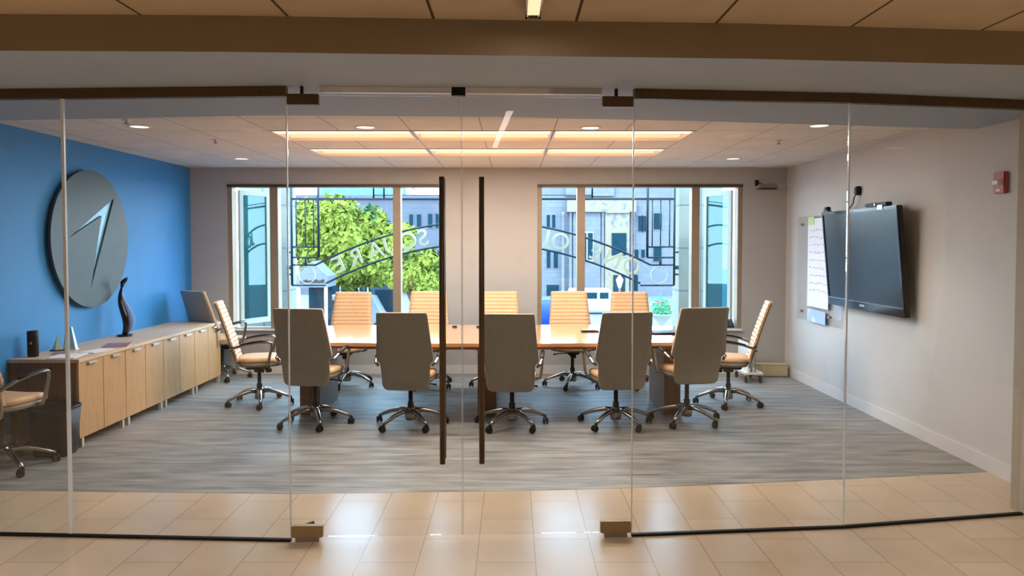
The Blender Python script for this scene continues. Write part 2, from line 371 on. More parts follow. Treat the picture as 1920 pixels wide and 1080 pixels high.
# doors
mt, L = along(GL[2], GL[3])
mid = L/2
def door(nm, a, b, hx, hinge_a, lab):
    o = bpy.data.objects.new(nm, None); COL.objects.link(o); struct(o, lab, 'glass door')
    MB().box(a, b, -0.006, 0.006, 0.025, 2.452, mt).build('door_pane', M['doorglass'], o)
    ha, hb = (a, a+0.17) if hinge_a else (b-0.17, b)
    p = MB().box(ha, hb, -0.02, 0.02, 0.025, 0.09, mt, bev=0.003); p.build('patch_fitting', M['bronzelt'], o)
    p = MB().box(ha+0.02, hb-0.02, -0.015, 0.015, 0.0, 0.025, mt); p.build('floor_pivot', M['steel'], o)
    p = MB().box(ha, hb, -0.02, 0.02, 2.40, 2.458, mt, bev=0.003); p.build('patch_fitting', M['bronze'], o)
    p = MB().box(ha+0.07, hb-0.085, -0.012, 0.012, 2.458, 2.50, mt); p.build('top_pivot', M['black'], o)
    e = b if hinge_a else a
    MB().box(e-0.0015, e+0.0015, -0.0065, 0.0065, 0.025, 2.452, mt).build('edge', M['gedge'], o)
    for sgn, nmh in ((-1, 'handle'), (1, 'handle')):
        h = MB(); y = sgn*0.055
        h.tube([mt @ Vector((hx, y, 0.44)), mt @ Vector((hx, y, 2.01))], 0.0155, 12)
        ho = h.build(nmh, M['bronze'], o)
        for z in (0.75, 1.70):
            MB().tube([mt @ Vector((hx, sgn*0.008, z)), mt @ Vector((hx, sgn*0.04, z))], 0.009, 8).build('standoff', M['bronze'], ho)
    return o
door('door_1', 0.006, mid-0.003, mid-0.108, True, 'left glass door leaf with long vertical handle')
door('door_2', mid+0.003, L-0.006, mid+0.108, False, 'right glass door leaf with long vertical handle')
struct(MB().box(0.18, mid-0.06, -0.012, 0.012, 2.468, 2.499, mt).build('trim_41', M['track']), 'metal track over the left glass door, whitened as a painted window reflection', 'track')
struct(MB().box(mid+0.025, L-0.18, -0.012, 0.012, 2.468, 2.499, mt).build('trim_42', M['track']), 'metal track over the right glass door, whitened as a painted window reflection', 'track')
struct(MB().box(mid-0.055, mid+0.02, -0.02, 0.02, 2.455, 2.50, mt).build('trim_40', M['black']), 'small black stop above where the glass doors meet', 'door stop')
g = MB(); g.box(-0.055, 0.05, -0.02, 0.02, 0, 0.012); g.loft([[(-0.055, -0.018, 0.012), (-0.055, 0.018, 0.012), (0.05, 0.018, 0.012), (0.05, -0.018, 0.012)], [(-0.05, -0.012, 0.016), (-0.05, 0.012, 0.016), (0.045, 0.012, 0.04), (0.045, -0.012, 0.04)]], smooth=False)
d = g.build('door_wedge', M['black'], None, (-1.19, 4.26, 0.0)); d.rotation_euler = (0, 0, R(15))
tag(d, 'small dark rubber door wedge on the tiles behind the lower left hinge', 'door wedge')

# ------------------------------------------------------------------ lights in the rooms
def troffer(x0, x1, y0, y1, label):
    t = thing('recessed_ceiling_light', label, 'ceiling light', ((x0+x1)/2, (y0+y1)/2, ZC), 0, 'recessed panel lights in two rows over the table')
    hx, hy = (x1-x0)/2-0.004, (y1-y0)/2-0.004
    f = MB(); e = 0.018
    f.box(-hx, hx, -hy, -hy+e, -0.006, 0.10); f.box(-hx, hx, hy-e, hy, -0.006, 0.10)
    f.box(-hx, -hx+e, -hy+e, hy-e, -0.006, 0.10); f.box(hx-e, hx, -hy+e, hy-e, -0.006, 0.10)
    f.build('light_frame', M['trimwhite'], t)
    N = 10; top = []
    rr = []
    for xx in (-hx+e, hx-e):
        rr.append([(xx, -hy+e+(2*hy-2*e)*k/N, 0.02+0.075*math.sin(PI*k/N)) for k in range(N+1)])
    MB().loft(rr, cap=False, closed=False).build('reflector', M['lens2'], t)
    MB().box(-hx+e, hx-e, -hy+e, -hy+0.22, 0.008, 0.018, bev=0.003).build('diffuser', M['lens'], t)
    area('troffer_lamp', (0, 0, -0.012), 1.1, 0.5, 29, NEUT, parent=t)
    return t
rn = ('near', 'far'); cn = ('left', 'middle', 'right')
for j, (a, b) in enumerate(fy):
    for i, (p, q) in enumerate(fx):
        troffer(p, q, a, b, 'long lit recessed ceiling panel, %s one of the %s row over the table' % (cn[i], rn[j]))
def downlight(x, y, label, power=6):
    t = thing('downlight', label, 'downlight', (x, y, ZC), 0, 'round recessed downlights')
    MB().loft([sup(0, 0, 0, 0.09, 0.09, 24, 2), sup(0, 0, -0.006, 0.088, 0.088, 24, 2), sup(0, 0, -0.006, 0.072, 0.072, 24, 2), sup(0, 0, -0.001, 0.07, 0.07, 24, 2)], cap=False).build('trim_ring', M['trimwhite'], t)
    MB().lathe([(0.071, -0.001), (0.071, -0.004), (0.03, -0.005)], 20).build('lens', M['dlens'], t)
    d = bpy.data.lights.new('downlight_lamp', 'SPOT'); d.energy = power; d.color = WARM; d.spot_size = R(95); d.spot_blend = 0.7; d.shadow_soft_size = 0.06
    o = bpy.data.objects.new('downlight_lamp', d); COL.objects.link(o); o.parent = t; o.location = (0, 0, -0.02)
for x, y, l in ((-3.02, 6.09, 'round downlight in the ceiling nearest the blue wall and the glass'), (-1.195, 6.12, 'round downlight just in front of the left end of the near light row'),
                (0.642, 6.15, 'round downlight just in front of the right light panel of the near row'), (2.47, 6.04, 'round downlight in the ceiling above the television side of the room'),
                (-3.025, 8.38, 'faint round downlight near the back left of the ceiling'), (2.47, 8.38, 'faint round downlight near the back right of the ceiling')):
    downlight(x, y, l, 60 if x > 2 and y < 7 else 30)
def sprinkler(x, y, label):
    t = thing('sprinkler_head', label, 'sprinkler', (x, y, ZC), 0, 'small ceiling sprinkler heads')
    MB().lathe([(0.035, 0), (0.033, -0.006), (0.012, -0.008), (0.01, -0.03)], 16).build('escutcheon', M['white'], t)
    MB().lathe([(0.006, -0.03), (0.018, -0.032), (0.018, -0.035), (0.004, -0.036)], 12).build('deflector', M['chrome'], t)
sprinkler(-2.70, 6.84, 'small white sprinkler head beside the left end of the light rows')
sprinkler(-2.95, 5.75, 'small white sprinkler head in front of the downlight by the blue wall')
sprinkler(2.45, 6.9, 'small white sprinkler head on the television side of the ceiling')
# suspended linear light of the corridor
t = thing('linear_light', 'slim silver linear light running along the corridor ceiling', 'ceiling light', (0.09, 3.25, 2.66))
t.rotation_euler = (0, 0, 0)
f = MB(); f.box(-0.034, -0.026, -2.6, 0, -0.045, 0); f.box(0.026, 0.034, -2.6, 0, -0.045, 0); f.box(-0.034, 0.034, -0.025, 0, -0.045, 0); f.box(-0.034, 0.034, -2.6, -2.575, -0.045, 0)
f.build('housing', M['chrome'], t)
B('diffuser', mat('lit_linear_diffuser', (255, 222, 178), 0.5, emit=1.0, var=0.0), t, -0.026, 0.026, -2.575, -0.035, -0.04, -0.01)
B('end_clip', M['black'], t, -0.02, 0.02, -0.035, -0.025, -0.046, -0.01)
area('linear_lamp', (0, -1.3, -0.05), 0.05, 2.5, 8, NEUT, parent=t)
# ordinary corridor downlights behind the camera position
for x, y in ((-2.6, 1.6), (2.6, 1.6), (-2.6, -1.2), (2.6, -1.2), (-5.2, 1.6), (5.2, 1.6)):
    t = thing('downlight', 'round downlight in the tan corridor ceiling, outside the picture', 'downlight', (x, y, 2.66), 0, 'corridor downlights')
    MB().lathe([(0.09, 0), (0.088, -0.006), (0.05, -0.006)], 20).build('lens', M['lens2'], t)
    area('corridor_lamp', (0, 0, -0.012), 0.14, 0.14, 38, NEUT, parent=t, spread=R(125))

# ------------------------------------------------------------------ conference table
TX0, TX1, TY0, TY1 = -2.2, 1.85, 6.73, 8.30
tb = thing('conference_table', 'long honey coloured wooden conference table on three panel pedestals', 'table', ((TX0+TX1)/2, (TY0+TY1)/2, 0))
hl, hw = (TX1-TX0)/2, (TY1-TY0)/2
def boat(k):
    pts = []
    N = 24
    for i in range(N+1):
        x = -hl + 0.06 + (2*hl-0.12)*i/N; pts.append((x*k, -(hw - 0.14*(x/hl)**2)*1.0))
    for i in range(N+1):
        x = hl - 0.06 - (2*hl-0.12)*i/N; pts.append((x*k, (hw - 0.14*(x/hl)**2)*1.0))
    return pts
MB().prism(boat(1.0), 0.71, 0.742).build('tabletop', M['table'], tb)
MB().prism([(x*0.992, y*0.985) for x, y in boat(1.0)], 0.685, 0.71).build('edge_band', M['tedge'], tb)
for (x0, x1) in ((-2.04, -1.85), (-0.33, -0.15), (1.46, 1.62)):
    cx = (TX0+TX1)/2
    p = MB().box(x0-cx, x1-cx, 7.13-7.515, 7.90-7.515, 0.0, 0.685, bev=0.006).build('pedestal', [M['ped'], M['pedside']], tb)
    for f_ in p.data.polygons:
        if abs(f_.normal.x) > 0.7: f_.material_index = 1
B('cable_tray', M['black'], tb, -1.5, -0.0, -0.1, 0.1, 0.62, 0.685)
# things on the table
def on_table(name, lab, cat, x, y, rz=0): return thing(name, lab, cat, (x, y, 0.7421), rz)
def mic(x, y, lab):
    t = on_table('table_microphone', lab, 'microphone', x, y); t['group'] = 'small black table microphones'
    MB().lathe([(0.025, 0), (0.028, 0.006), (0.02, 0.016), (0.004, 0.02)], 16).build('body', M['black'], t)
    MB().lathe([(0.012, 0.0185), (0.008, 0.024), (0.001, 0.026)], 12).build('grille', M['steel'], t)
mic(-0.62, 8.05, 'tiny black puck on the far edge of the table, seen between the left handle bars')
mic(-0.36, 8.05, 'tiny black puck on the far edge of the table, beside the right door handle')
t = on_table('pen_tray', 'flat dark tray on the table in front of the fourth far chair', 'tray', 0.80, 7.65)
B('tray', M['black'], t, -0.09, 0.09, -0.05, 0.05, 0, 0.014, bev=0.003)
for k in range(3): MB().tube([(-0.07, -0.02+0.02*k, 0.018), (0.06, -0.024+0.02*k, 0.018)], 0.004, 6).build('pen', M['white'], t)
t = on_table('folder', 'black folder lying on loose papers near the right end of the table', 'folder', 1.52, 7.45, R(12))
B('cover', M['black'], t, -0.15, 0.15, -0.11, 0.11, 0.006, 0.026, bev=0.003)
B('page_block', M['paper'], t, -0.14, 0.146, -0.105, 0.105, 0.010, 0.022)
t = on_table('paper_stack', 'loose white papers under the black folder on the table', 'paper', 1.45, 7.25, R(-8))
B('sheet', M['paper'], t, -0.14, 0.14, -0.20, 0.02, 0, 0.003); 
o_ = B('sheet', M['paper'], t, -0.10, 0.12, -0.16, 0.06, 0.003, 0.005); o_.rotation_euler = (0, 0, R(9))

# ------------------------------------------------------------------ chairs
def zprof(z):  # back rest: y offset of the rear surface at height z (chair faces +Y)
    k = (z-0.40)/0.66
    return -0.235 - 0.155*max(0, k-0.08) - 0.05*k*k
def wprof(z):
    pts = [(0.36, 0.165), (0.372, 0.19), (0.395, 0.206), (0.44, 0.213), (0.54, 0.215), (0.60, 0.219), (0.628, 0.245), (0.65, 0.251), (0.70, 0.247), (0.80, 0.237), (1.0, 0.222), (1.055, 0.218), (1.066, 0.208)]
    return interp(pts, z)
def slab(z0, z1, off0, off1, inset, rib=0, nz=60, nx=10):
    """closed slab that follows the back; off0 rear face, off1 front face"""
    mb = MB(); fr = []; re = []
    for j in range(nz+1):
        z = z0+(z1-z0)*j/nz; hw_ = max(0.02, wprof(z)-inset); y = zprof(z)
        rr = 0
        if rib: rr = 0.007*(abs(math.sin(PI*(z-z0)/(z1-z0)*rib))**0.5) - 0.007
        a = []; b = []
        for i in range(nx+1):
            u = -1+2*i/nx; cv = 0.022*u*u; edge = -0.010*(abs(u) > 0.95)
            a.append((u*hw_, y+off0+cv, z)); b.append((u*hw_, y+off1+cv+rr+edge, z))
        re.append(a); fr.append(b)
    V = [[mb.bm.verts.new(p) for p in r] for r in re]; W = [[mb.bm.verts.new(p) for p in r] for r in fr]
    for j in range(nz):
        for i in range(nx):
            mb._f((V[j][i], V[j][i+1], V[j+1][i+1], V[j+1][i]), True); mb._f((W[j][i+1], W[j][i], W[j+1][i], W[j+1][i+1]), True)
        mb._f((V[j][0], V[j+1][0], W[j+1][0], W[j][0])); mb._f((V[j+1][nx], V[j][nx], W[j][nx], W[j+1][nx]))
    for i in range(nx):
        mb._f((V[0][i+1], V[0][i], W[0][i], W[0][i+1])); mb._f((V[nz][i], V[nz][i+1], W[nz][i+1], W[nz][i]))
    return mb
def make_chair():
    t = thing('office_chair', '', 'chair', (0, 0, 0), 0, 'high backed office chairs in the meeting room')
    # base: five curved arms from the hub
    b = MB(); b.lathe([(0.045, 0.055), (0.05, 0.075), (0.045, 0.15), (0.03, 0.17)], 20)
    for k in range(5):
        a = R(-90 + 72*k + 18); c, s_ = math.cos(a), math.sin(a)
        pts = [(0.02, 0.135), (0.10, 0.140), (0.20, 0.118), (0.28, 0.088), (0.325, 0.066)]
        b.tube([(c*r, s_*r, z) for r, z in pts], [0.024, 0.022, 0.018, 0.015, 0.013], 8, flat=1.2)
    base = b.build('star_base', M['chrome'], t)
    for k in range(5):
        a = R(-90 + 72*k + 18); c, s_ = math.cos(a), math.sin(a)
        m4 = Matrix.Translation((c*0.325, s_*0.325, 0)) @ Matrix.Rotation(a+R(40+30*k), 4, 'Z')
        w_ = MB()
        for sg in (-1, 1):
            y_ = sg*0.016
            rings = []
            for dy, rr in ((-0.009, 0.022), (-0.006, 0.027), (0.006, 0.027), (0.009, 0.022)):
                rings.append([m4 @ Vector((rr*math.cos(2*PI*q/16)-0.012, y_+dy, 0.028+rr*math.sin(2*PI*q/16))) for q in range(16)])
            w_.loft(rings)
        w_.box(-0.03, 0.014, -0.005, 0.005, 0.02, 0.062, m4)
        w_.tube([m4 @ Vector((0, 0, 0.05)), m4 @ Vector((0, 0, 0.072))], 0.008, 8)
        w_.build('caster', M['black'], base)
    g = MB(); g.lathe([(0.028, 0.12), (0.028, 0.21), (0.02, 0.212), (0.02, 0.38)], 16); g.build('gas_lift', M['black'], t)
    m = MB(); m.box(-0.07, 0.07, -0.13, 0.11, 0.365, 0.405, bev=0.01); m.box(-0.035, 0.035, -0.05, 0.05, 0.33, 0.37, bev=0.008)
    m.lathe([(0.03, 0.325), (0.034, 0.345), (0.03, 0.36)], 14, 0.0, 0.09)
    mech = m.build('tilt_mechanism', M['black'], t)
    MB().tube([(0.06, 0.03, 0.375), (0.16, 0.05, 0.372), (0.23, 0.055, 0.362)], [0.006, 0.006, 0.009], 8).build('lever', M['black'], mech)
    # seat
    s = MB(); s.loft([sup(0, 0.01, 0.405, 0.17, 0.16, 36, 3), sup(0, 0.02, 0.410, 0.205, 0.205, 36, 3.4), sup(0, 0.025, 0.449, 0.219, 0.228, 36, 3.6)])
    s.build('seat_shell', M['taupe'], t)
    rings = []
    for z, k in ((0.444, 0.97), (0.449, 1.0), (0.465, 1.02), (0.482, 0.99), (0.492, 0.94), (0.496, 0.8), (0.495, 0.4)):
        r = sup(0, 0.030, z, 0.220*k, 0.225*k, 36, 3.6)
        rings.append([(x, y, z - 0.030*max(0, (y-0.10)/0.15)**2 + 0.010*(x/0.24)**2) for x, y, z in r])
    s = MB(); s.loft(rings); s.build('seat', M['cream'], t)
    # back
    bk = slab(0.362, 1.060, 0.0, 0.016, 0.0, 0, 50, 10).build('back_shell', M['taupe'], t)
    slab(0.47, 1.062, 0.0165, 0.046, 0.004, 14, 112, 10).build('back_cushion', M['cream'], t)
    # arms: one loop each side
    for sg in (-1, 1):
        x = sg*0.262
        a = MB()
        a.tube([(sg*0.235, zprof(0.60)+0.02, 0.585), (x, -0.235, 0.610), (x+sg*0.012, -0.12, 0.648), (x+sg*0.014, 0.02, 0.667), (x+sg*0.012, 0.115, 0.667), (x+sg*0.010, 0.137, 0.655), (x+sg*0.008, 0.140, 0.62), (x, 0.115, 0.50), (x-sg*0.012, 0.10, 0.43), (sg*0.18, 0.08, 0.412)], 0.0125, 8, flat=1.2)
        ao = a.build('armrest', M['chrome'], t)
        p = MB(); p.tube([(x+sg*0.012, -0.15, 0.648), (x+sg*0.013, -0.05, 0.669), (x+sg*0.014, 0.04, 0.680), (x+sg*0.012, 0.115, 0.679)], [0.008, 0.010, 0.010, 0.007], 8, flat=2.0)
        p.build('arm_pad', M['black'], ao)
    return t
proto = make_chair(); first = [True]
def chair(x, y, rz, lab, spin=0, lift=0, grp=None):
    c = proto if first[0] else copy_tree(proto); first[0] = False
    c.location = (x, y, 0); c.rotation_euler = (0, 0, R(rz)); c['label'] = lab
    if grp: c['group'] = grp
    for ch in c.children:
        if ch.name.startswith('star_base'): ch.rotation_euler = (0, 0, R(spin))
        elif not ch.name.startswith('gas_lift'): ch.location.z = lift
    return c
chair(-1.793, 6.767, -6, 'near side office chair, leftmost of the five grey backs facing the glass', 10, 0.03, 'near side chairs with their backs to the glass')
chair(-0.918, 6.72, -3, 'near side office chair, grey back to the glass, directly left of the door handles', 18, 0.0, 'near side chairs with their backs to the glass')
chair(-0.0, 6.70, -4, 'near side office chair, grey back to the glass, directly right of the door handles', 22, -0.01, 'near side chairs with their backs to the glass')
chair(0.944, 6.74, 6, 'near side office chair, second grey back from the right', 8, 0.0, 'near side chairs with their backs to the glass')
chair(1.617, 6.86, 9, 'near side office chair, rightmost of the grey backs at the table', 12, 0.03, 'near side chairs with their backs to the glass')
chair(-1.916, 8.62, 180, 'cream ribbed chair on the far side of the table, leftmost, before the big tree', 15, 0.0, 'far side chairs facing the glass')
chair(-1.0, 8.60, 180, 'cream ribbed far side chair partly behind the left door handle', 5, 0.01, 'far side chairs facing the glass')
chair(-0.152, 8.60, 180, 'cream ribbed far side chair against the plain wall between the windows', 12, 0.01, 'far side chairs facing the glass')
chair(0.70, 8.60, 182, 'cream ribbed far side chair fully in view under the narrow mullion of the right window', 0, 0.01, 'far side chairs facing the glass')
chair(1.40, 8.60, 178, 'cream ribbed far side chair, rightmost, half hidden by a near side chair', 20, 0.0, 'far side chairs facing the glass')
chair(-2.595, 7.629, -76, 'cream ribbed office chair at the left end of the table, seen from its side', 6, 0.0, 'chairs at the table ends')
chair(2.222, 7.629, 76, 'cream ribbed office chair at the right end of the table, seen from its side', 30, 0.0, 'chairs at the table ends')
chair(-3.53, 9.05, -32, 'spare office chair in the back left corner, grey back rising over the cabinet end', 46, 0.03, 'spare office chairs by the blue wall')
chair(-3.72, 5.41, -10, 'spare office chair cut off by the left picture edge beside the black waste bin', -26, 0.045, 'spare office chairs by the blue wall')

# ------------------------------------------------------------------ credenza: four cabinets, one worktop
XF = -3.475; CY0 = 5.95; U = 0.73
cg = 'oak base cabinets under one worktop'
labs = ['oak cabinet of the sideboard nearest the glass, with a dark brown side panel', 'oak cabinet of the sideboard second from the glass', 'oak cabinet of the sideboard third from the glass', 'oak cabinet of the sideboard farthest from the glass, beside the corner chair']
def cabinet(i):
    t = thing('cabinet', labs[i], 'cabinet', (XF, CY0+U*i, 0), 0, cg)
    e = 0.002
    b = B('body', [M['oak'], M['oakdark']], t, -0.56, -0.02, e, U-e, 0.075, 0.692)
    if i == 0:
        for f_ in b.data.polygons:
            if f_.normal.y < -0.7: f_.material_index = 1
    for k in range(2):
        y0 = k*U/2+0.003; y1 = (k+1)*U/2-0.003
        d = B('door', M['oak'], t, -0.02, 0.0, y0, y1, 0.078, 0.688, bev=0.0015)
        yc = (y0+y1)/2
        h = MB(); h.box(0.0, 0.022, yc-0.06, yc+0.06, 0.676, 0.682); h.box(0.018, 0.022, yc-0.06, yc+0.06, 0.664, 0.676)
        h.build('handle', M['pull'], d)
    for yy in (0.05, U-0.05):
        for xx in (-0.016, -0.52): B('leg', M['pull'], t, xx-0.015, xx+0.015, yy-0.015, yy+0.015, 0.002, 0.075)
for i in range(4): cabinet(i)
tag(B('worktop', M['oaktop'], None, XL+0.002, XF+0.008, CY0-0.004, CY0+4*U+0.004, 0.692, 0.72, bev=0.002), 'pale oak worktop running over the four cabinets along the blue wall', 'worktop')
ZT = 0.7201
# things on the worktop
t = thing('speaker', 'black cylindrical speaker with a small red dot, nearest the glass on the worktop', 'speaker', (-3.93, 6.10, ZT))
MB().lathe([(0.035, 0), (0.041, 0.004), (0.042, 0.205), (0.038, 0.212), (0.01, 0.212)], 24).build('body', M['black'], t)
MB().loft([sup(0, 0, 0, 0.011, 0.011, 14, 2), sup(0, 0, 0.004, 0.009, 0.009, 14, 2)]).build('indicator_dot', mat('dull_red_dot', (190, 110, 96), 0.5), t)
t.children[1].location = (0.008, -0.041, 0.115); t.children[1].rotation_euler = (R(90), 0, 0)
t = thing('crystal_award', 'pale blue slanted crystal award beside the speaker on the worktop', 'award', (-3.86, 6.50, ZT))
MB().loft([[(-0.055, -0.02, 0.012), (0.055, -0.02, 0.012), (0.055, 0.02, 0.012), (-0.055, 0.02, 0.012)], [(-0.035, -0.008, 0.19), (0.015, -0.008, 0.20), (0.015, 0.008, 0.20), (-0.035, 0.008, 0.19)]], smooth=False).build('blade', M['award'], t)
B('plinth', M['gedge'], t, -0.06, 0.06, -0.028, 0.028, 0, 0.012)
t = thing('crystal_award', 'small pale green pointed crystal award left of the blue one on the worktop', 'award', (-3.93, 6.42, ZT))
MB().loft([sup(0, 0, 0.01, 0.045, 0.02, 4, 2), sup(0.01, 0, 0.13, 0.006, 0.006, 4, 2)], smooth=False).build('pyramid', M['awardg'], t)
B('plinth', M['black'], t, -0.05, 0.05, -0.026, 0.026, 0, 0.01)
def flat(name, lab, x, y, rz, w_, d_, h_, m, pages=True):
    t = thing(name, lab, name.replace('_', ' '), (x, y, ZT), R(rz))
    B('cover', M[m], t, -w_/2, w_/2, -d_/2, d_/2, h_*0.8, h_)
    B('pages', M['paper'], t, -w_/2+0.002, w_/2-0.002, -d_/2+0.002, d_/2-0.002, 0, h_*0.8)
    return t
flat('brochure', 'white brochure nearest the front end of the worktop', -3.66, 6.12, 8, 0.21, 0.28, 0.006, 'paper')
flat('brochure', 'white brochure beside the magazine on the worktop', -3.58, 6.42, -12, 0.16, 0.26, 0.005, 'paper')
flat('magazine', 'dark mauve magazine lying on the worktop behind the white brochures', -3.60, 6.78, 18, 0.21, 0.28, 0.006, 'mag')
flat('notebook', 'dark grey notebook beside the black speaker on the worktop', -3.80, 6.26, 30, 0.10, 0.16, 0.014, 'mag')
# sculpture
t = thing('sculpture', 'tall slender black sculpture with a pale blue glass wing on the worktop', 'sculpture', (-3.88, 7.46, ZT))
MB().lathe([(0.075, 0), (0.078, 0.008), (0.07, 0.018), (0.03, 0.022)], 28).build('foot', M['gloss'], t)
pts = []; rs = []
for k in range(25):
    f_ = k/24; pts.append((-0.015+0.028*math.sin(f_*PI*1.9+0.4), 0.0, 0.018+0.51*f_)); rs.append(0.024+0.012*math.sin(f_*PI*1.2)-0.012*f_)
rs[-1] = 0.018; rs[-2] = 0.017
bd = MB(); bd.tube(pts, rs, 12)
bd.loft([[(p[0]+pts[-1][0]+0.0, p[1], p[2]) for p in sup(0, 0, 0.52, 0.016, 0.013, 14, 2)], [(p[0]+pts[-1][0]+0.008, p[1], p[2]+p[0]*0.4) for p in sup(0, 0, 0.545, 0.036, 0.022, 14, 2)], [(p[0]+pts[-1][0]+0.014, p[1], p[2]+p[0]*0.6) for p in sup(0, 0, 0.565, 0.040, 0.020, 14, 2)], [(p[0]+pts[-1][0]+0.016, p[1], p[2]+p[0]*0.6) for p in sup(0, 0, 0.575, 0.028, 0.012, 14, 2)]])
bd.build('body', M['gloss'], t)
wg = MB(); ra = []; rb = []
for k in range(17):
    f_ = k/16; z = 0.03+0.40*f_; x0 = -0.008+0.028*math.sin((z-0.018)/0.51*PI*1.9+0.4)
    x1 = x0+0.012+0.09*math.sin(PI*min(1, f_*0.96+0.03))**0.8*(1-0.45*f_)
    ra.append([(x0, -0.006, z), (x1, -0.004, z), (x1, 0.004, z), (x0, 0.006, z)])
wg.loft(ra); wg.build('glass_wing', M['bluegl'], t)

# oval logo sign: disc with cut-out arrow standing off the blue wall
cu = bpy.data.curves.new('wall_sign', 'CURVE'); cu.dimensions = '2D'; cu.fill_mode = 'BOTH'; cu.extrude = 0.012
def spl(pts):
    s = cu.splines.new('POLY'); s.points.add(len(pts)-1); s.use_cyclic_u = True
    for i, p in enumerate(pts): s.points[i].co = (p[0], p[1], 0, 1)
lcy, lcz, lr = 7.10, 1.692, 0.648
spl([(lr*math.cos(2*PI*k/96), lr*math.sin(2*PI*k/96)) for k in range(96)])
spl([(6.70-lcy, 1.690-lcz), (7.492-lcy, 2.099-lcz), (7.05-lcy, 1.215-lcz), (7.262-lcy, 1.915-lcz)])
tmp = bpy.data.objects.new('tmp', cu); COL.objects.link(tmp)
bpy.context.view_layer.update()
me = bpy.data.meshes.new_from_object(tmp.evaluated_get(bpy.context.evaluated_depsgraph_get()))
bpy.data.objects.remove(tmp); me.materials.clear(); me.materials.append(M['logo'])
t = thing('wall_sign', 'large round slate sign with a cut-out arrow mounted on the blue wall', 'sign', (XL, lcy, lcz))
o = bpy.data.objects.new('disc', me); COL.objects.link(o); o.parent = t
o.matrix_local = Matrix(((0, 0, 1, 0.045), (1, 0, 0, 0), (0, 1, 0, 0), (0, 0, 0, 1)))
ar = [(6.70-lcy, 1.690-lcz), (7.492-lcy, 2.099-lcz), (7.05-lcy, 1.215-lcz), (7.262-lcy, 1.915-lcz)]
MB().loft([[(0.033, a, b) for a, b in ar], [(0.039, a, b) for a, b in ar]], smooth=False).build('arrow_inlay', mat('light_blue_acrylic', (128, 204, 240), 0.35, var=0.02), t)
for a in (35, 145, 215, 325):
    MB().tube([(0, 0.5*math.cos(R(a)), 0.5*math.sin(R(a))), (0.034, 0.5*math.cos(R(a)), 0.5*math.sin(R(a)))], 0.012, 10).build('standoff', M['steel'], t)

# waste bin
t = thing('waste_bin', 'black plastic waste bin between the cut-off chair and the cabinet end', 'bin', (-3.575, 5.795, 0.002))
o_ = [sup(0, 0, z, a, b_, 32, 5) for z, a, b_ in ((0.0, 0.13, 0.095), (0.01, 0.135, 0.10), (0.37, 0.165, 0.125))]
i_ = [sup(0, 0, z, a, b_, 32, 5) for z, a, b_ in ((0.37, 0.161, 0.121), (0.02, 0.128, 0.094))]
MB().loft(o_+i_).build('bin_body', M['black'], t)
MB().loft([sup(0, 0, 0.362, 0.167, 0.127, 32, 5), sup(0, 0, 0.378, 0.172, 0.132, 32, 5), sup(0, 0, 0.382, 0.165, 0.125, 32, 5), sup(0, 0, 0.37, 0.159, 0.119, 32, 5)], cap=False).build('rim', M['gloss'], t)

# ------------------------------------------------------------------ television side
def tv():
    t = thing('television', 'large black wall television tilted downwards on its bracket', 'television', (3.35, 7.10, 1.012))
    tilt = R(-5.2)
    s = bpy.data.objects.new('screen_unit', None)
    m4 = Matrix.Rotation(tilt, 4, 'Y')
    hw_ = 0.765; H_ = 0.965
    MB().box(0.0, 0.045, -hw_, hw_, 0.0, H_, m4, bev=0.006).build('casing', M['black'], t)
    MB().box(0.045, 0.085, -hw_*0.6, hw_*0.6, 0.15, H_*0.8, m4, bev=0.01).build('rear_housing', M['black'], t)
    f = MB(); 
    f.box(-0.010, 0.0, -hw_, hw_, 0.0, 0.085, m4, bev=0.003); f.box(-0.010, 0.0, -hw_, hw_, H_-0.03, H_, m4, bev=0.003)
    f.box(-0.010, 0.0, -hw_, -hw_+0.03, 0.085, H_-0.03, m4, bev=0.003); f.box(-0.010, 0.0, hw_-0.03, hw_, 0.085, H_-0.03, m4, bev=0.003)
    f.build('bezel', M['gloss'], t)
    MB().box(-0.003, 0.0, -hw_+0.03, hw_-0.03, 0.085, H_-0.03, m4).build('screen', mat('dark_screen', (16, 18, 24), 0.24, var=0.02, spec=0.3), t)
    MB().box(-0.012, -0.010, -0.05, 0.05, 0.035, 0.055, m4).build('maker_mark', M['steel'], t)
    MB().box(-0.011, -0.010, -hw_+0.02, hw_-0.02, 0.076, 0.080, m4).build('trim_strip', M['steel'], t)
    MB().box(0.02, 0.098, -0.25, 0.25, 0.25, 0.75).build('wall_bracket', M['black'], t)
    return t
T = tv()
t = thing('video_bar', 'slim black video camera bar resting on top of the television', 'camera', (3.283, 6.71, 1.978))
B('body', M['black'], t, -0.03, 0.03, -0.20, 0.20, 0, 0.035, bev=0.008)
MB().tube([(-0.028, 0, 0.018), (-0.036, 0, 0.018)], 0.013, 14).build('camera_lens', M['gloss'], t)
B('clip', M['steel'], t, -0.034, -0.02, -0.14, -0.05, -0.03, 0.01)
t = thing('webcam', 'small black webcam on the far top corner of the television', 'camera', (3.283, 7.79, 1.978))
B('body', M['black'], t, -0.025, 0.025, -0.035, 0.035, 0.01, 0.05, bev=0.008); B('clip', M['black'], t, -0.02, 0.02, -0.06, 0.06, 0, 0.012)
t = thing('power_cable', 'black power cable running from a wall plug down to the television', 'cable', (XR, 7.42, 2.17))
B('plug', M['black'], t, -0.05, -0.002, -0.035, 0.035, -0.045, 0.045, bev=0.012)
MB().tube([(-0.04, 0, -0.03), (-0.06, 0.0, -0.07), (-0.045, 0.05, -0.12), (-0.05, 0.12, -0.17), (-0.06, 0.16, -0.20)], 0.006, 8).build('cord', M['black'], t)
t = thing('glass_board', 'clear glass writing board on standoffs, partly hidden behind the television', 'writing board', (XR, 8.34, 1.36))
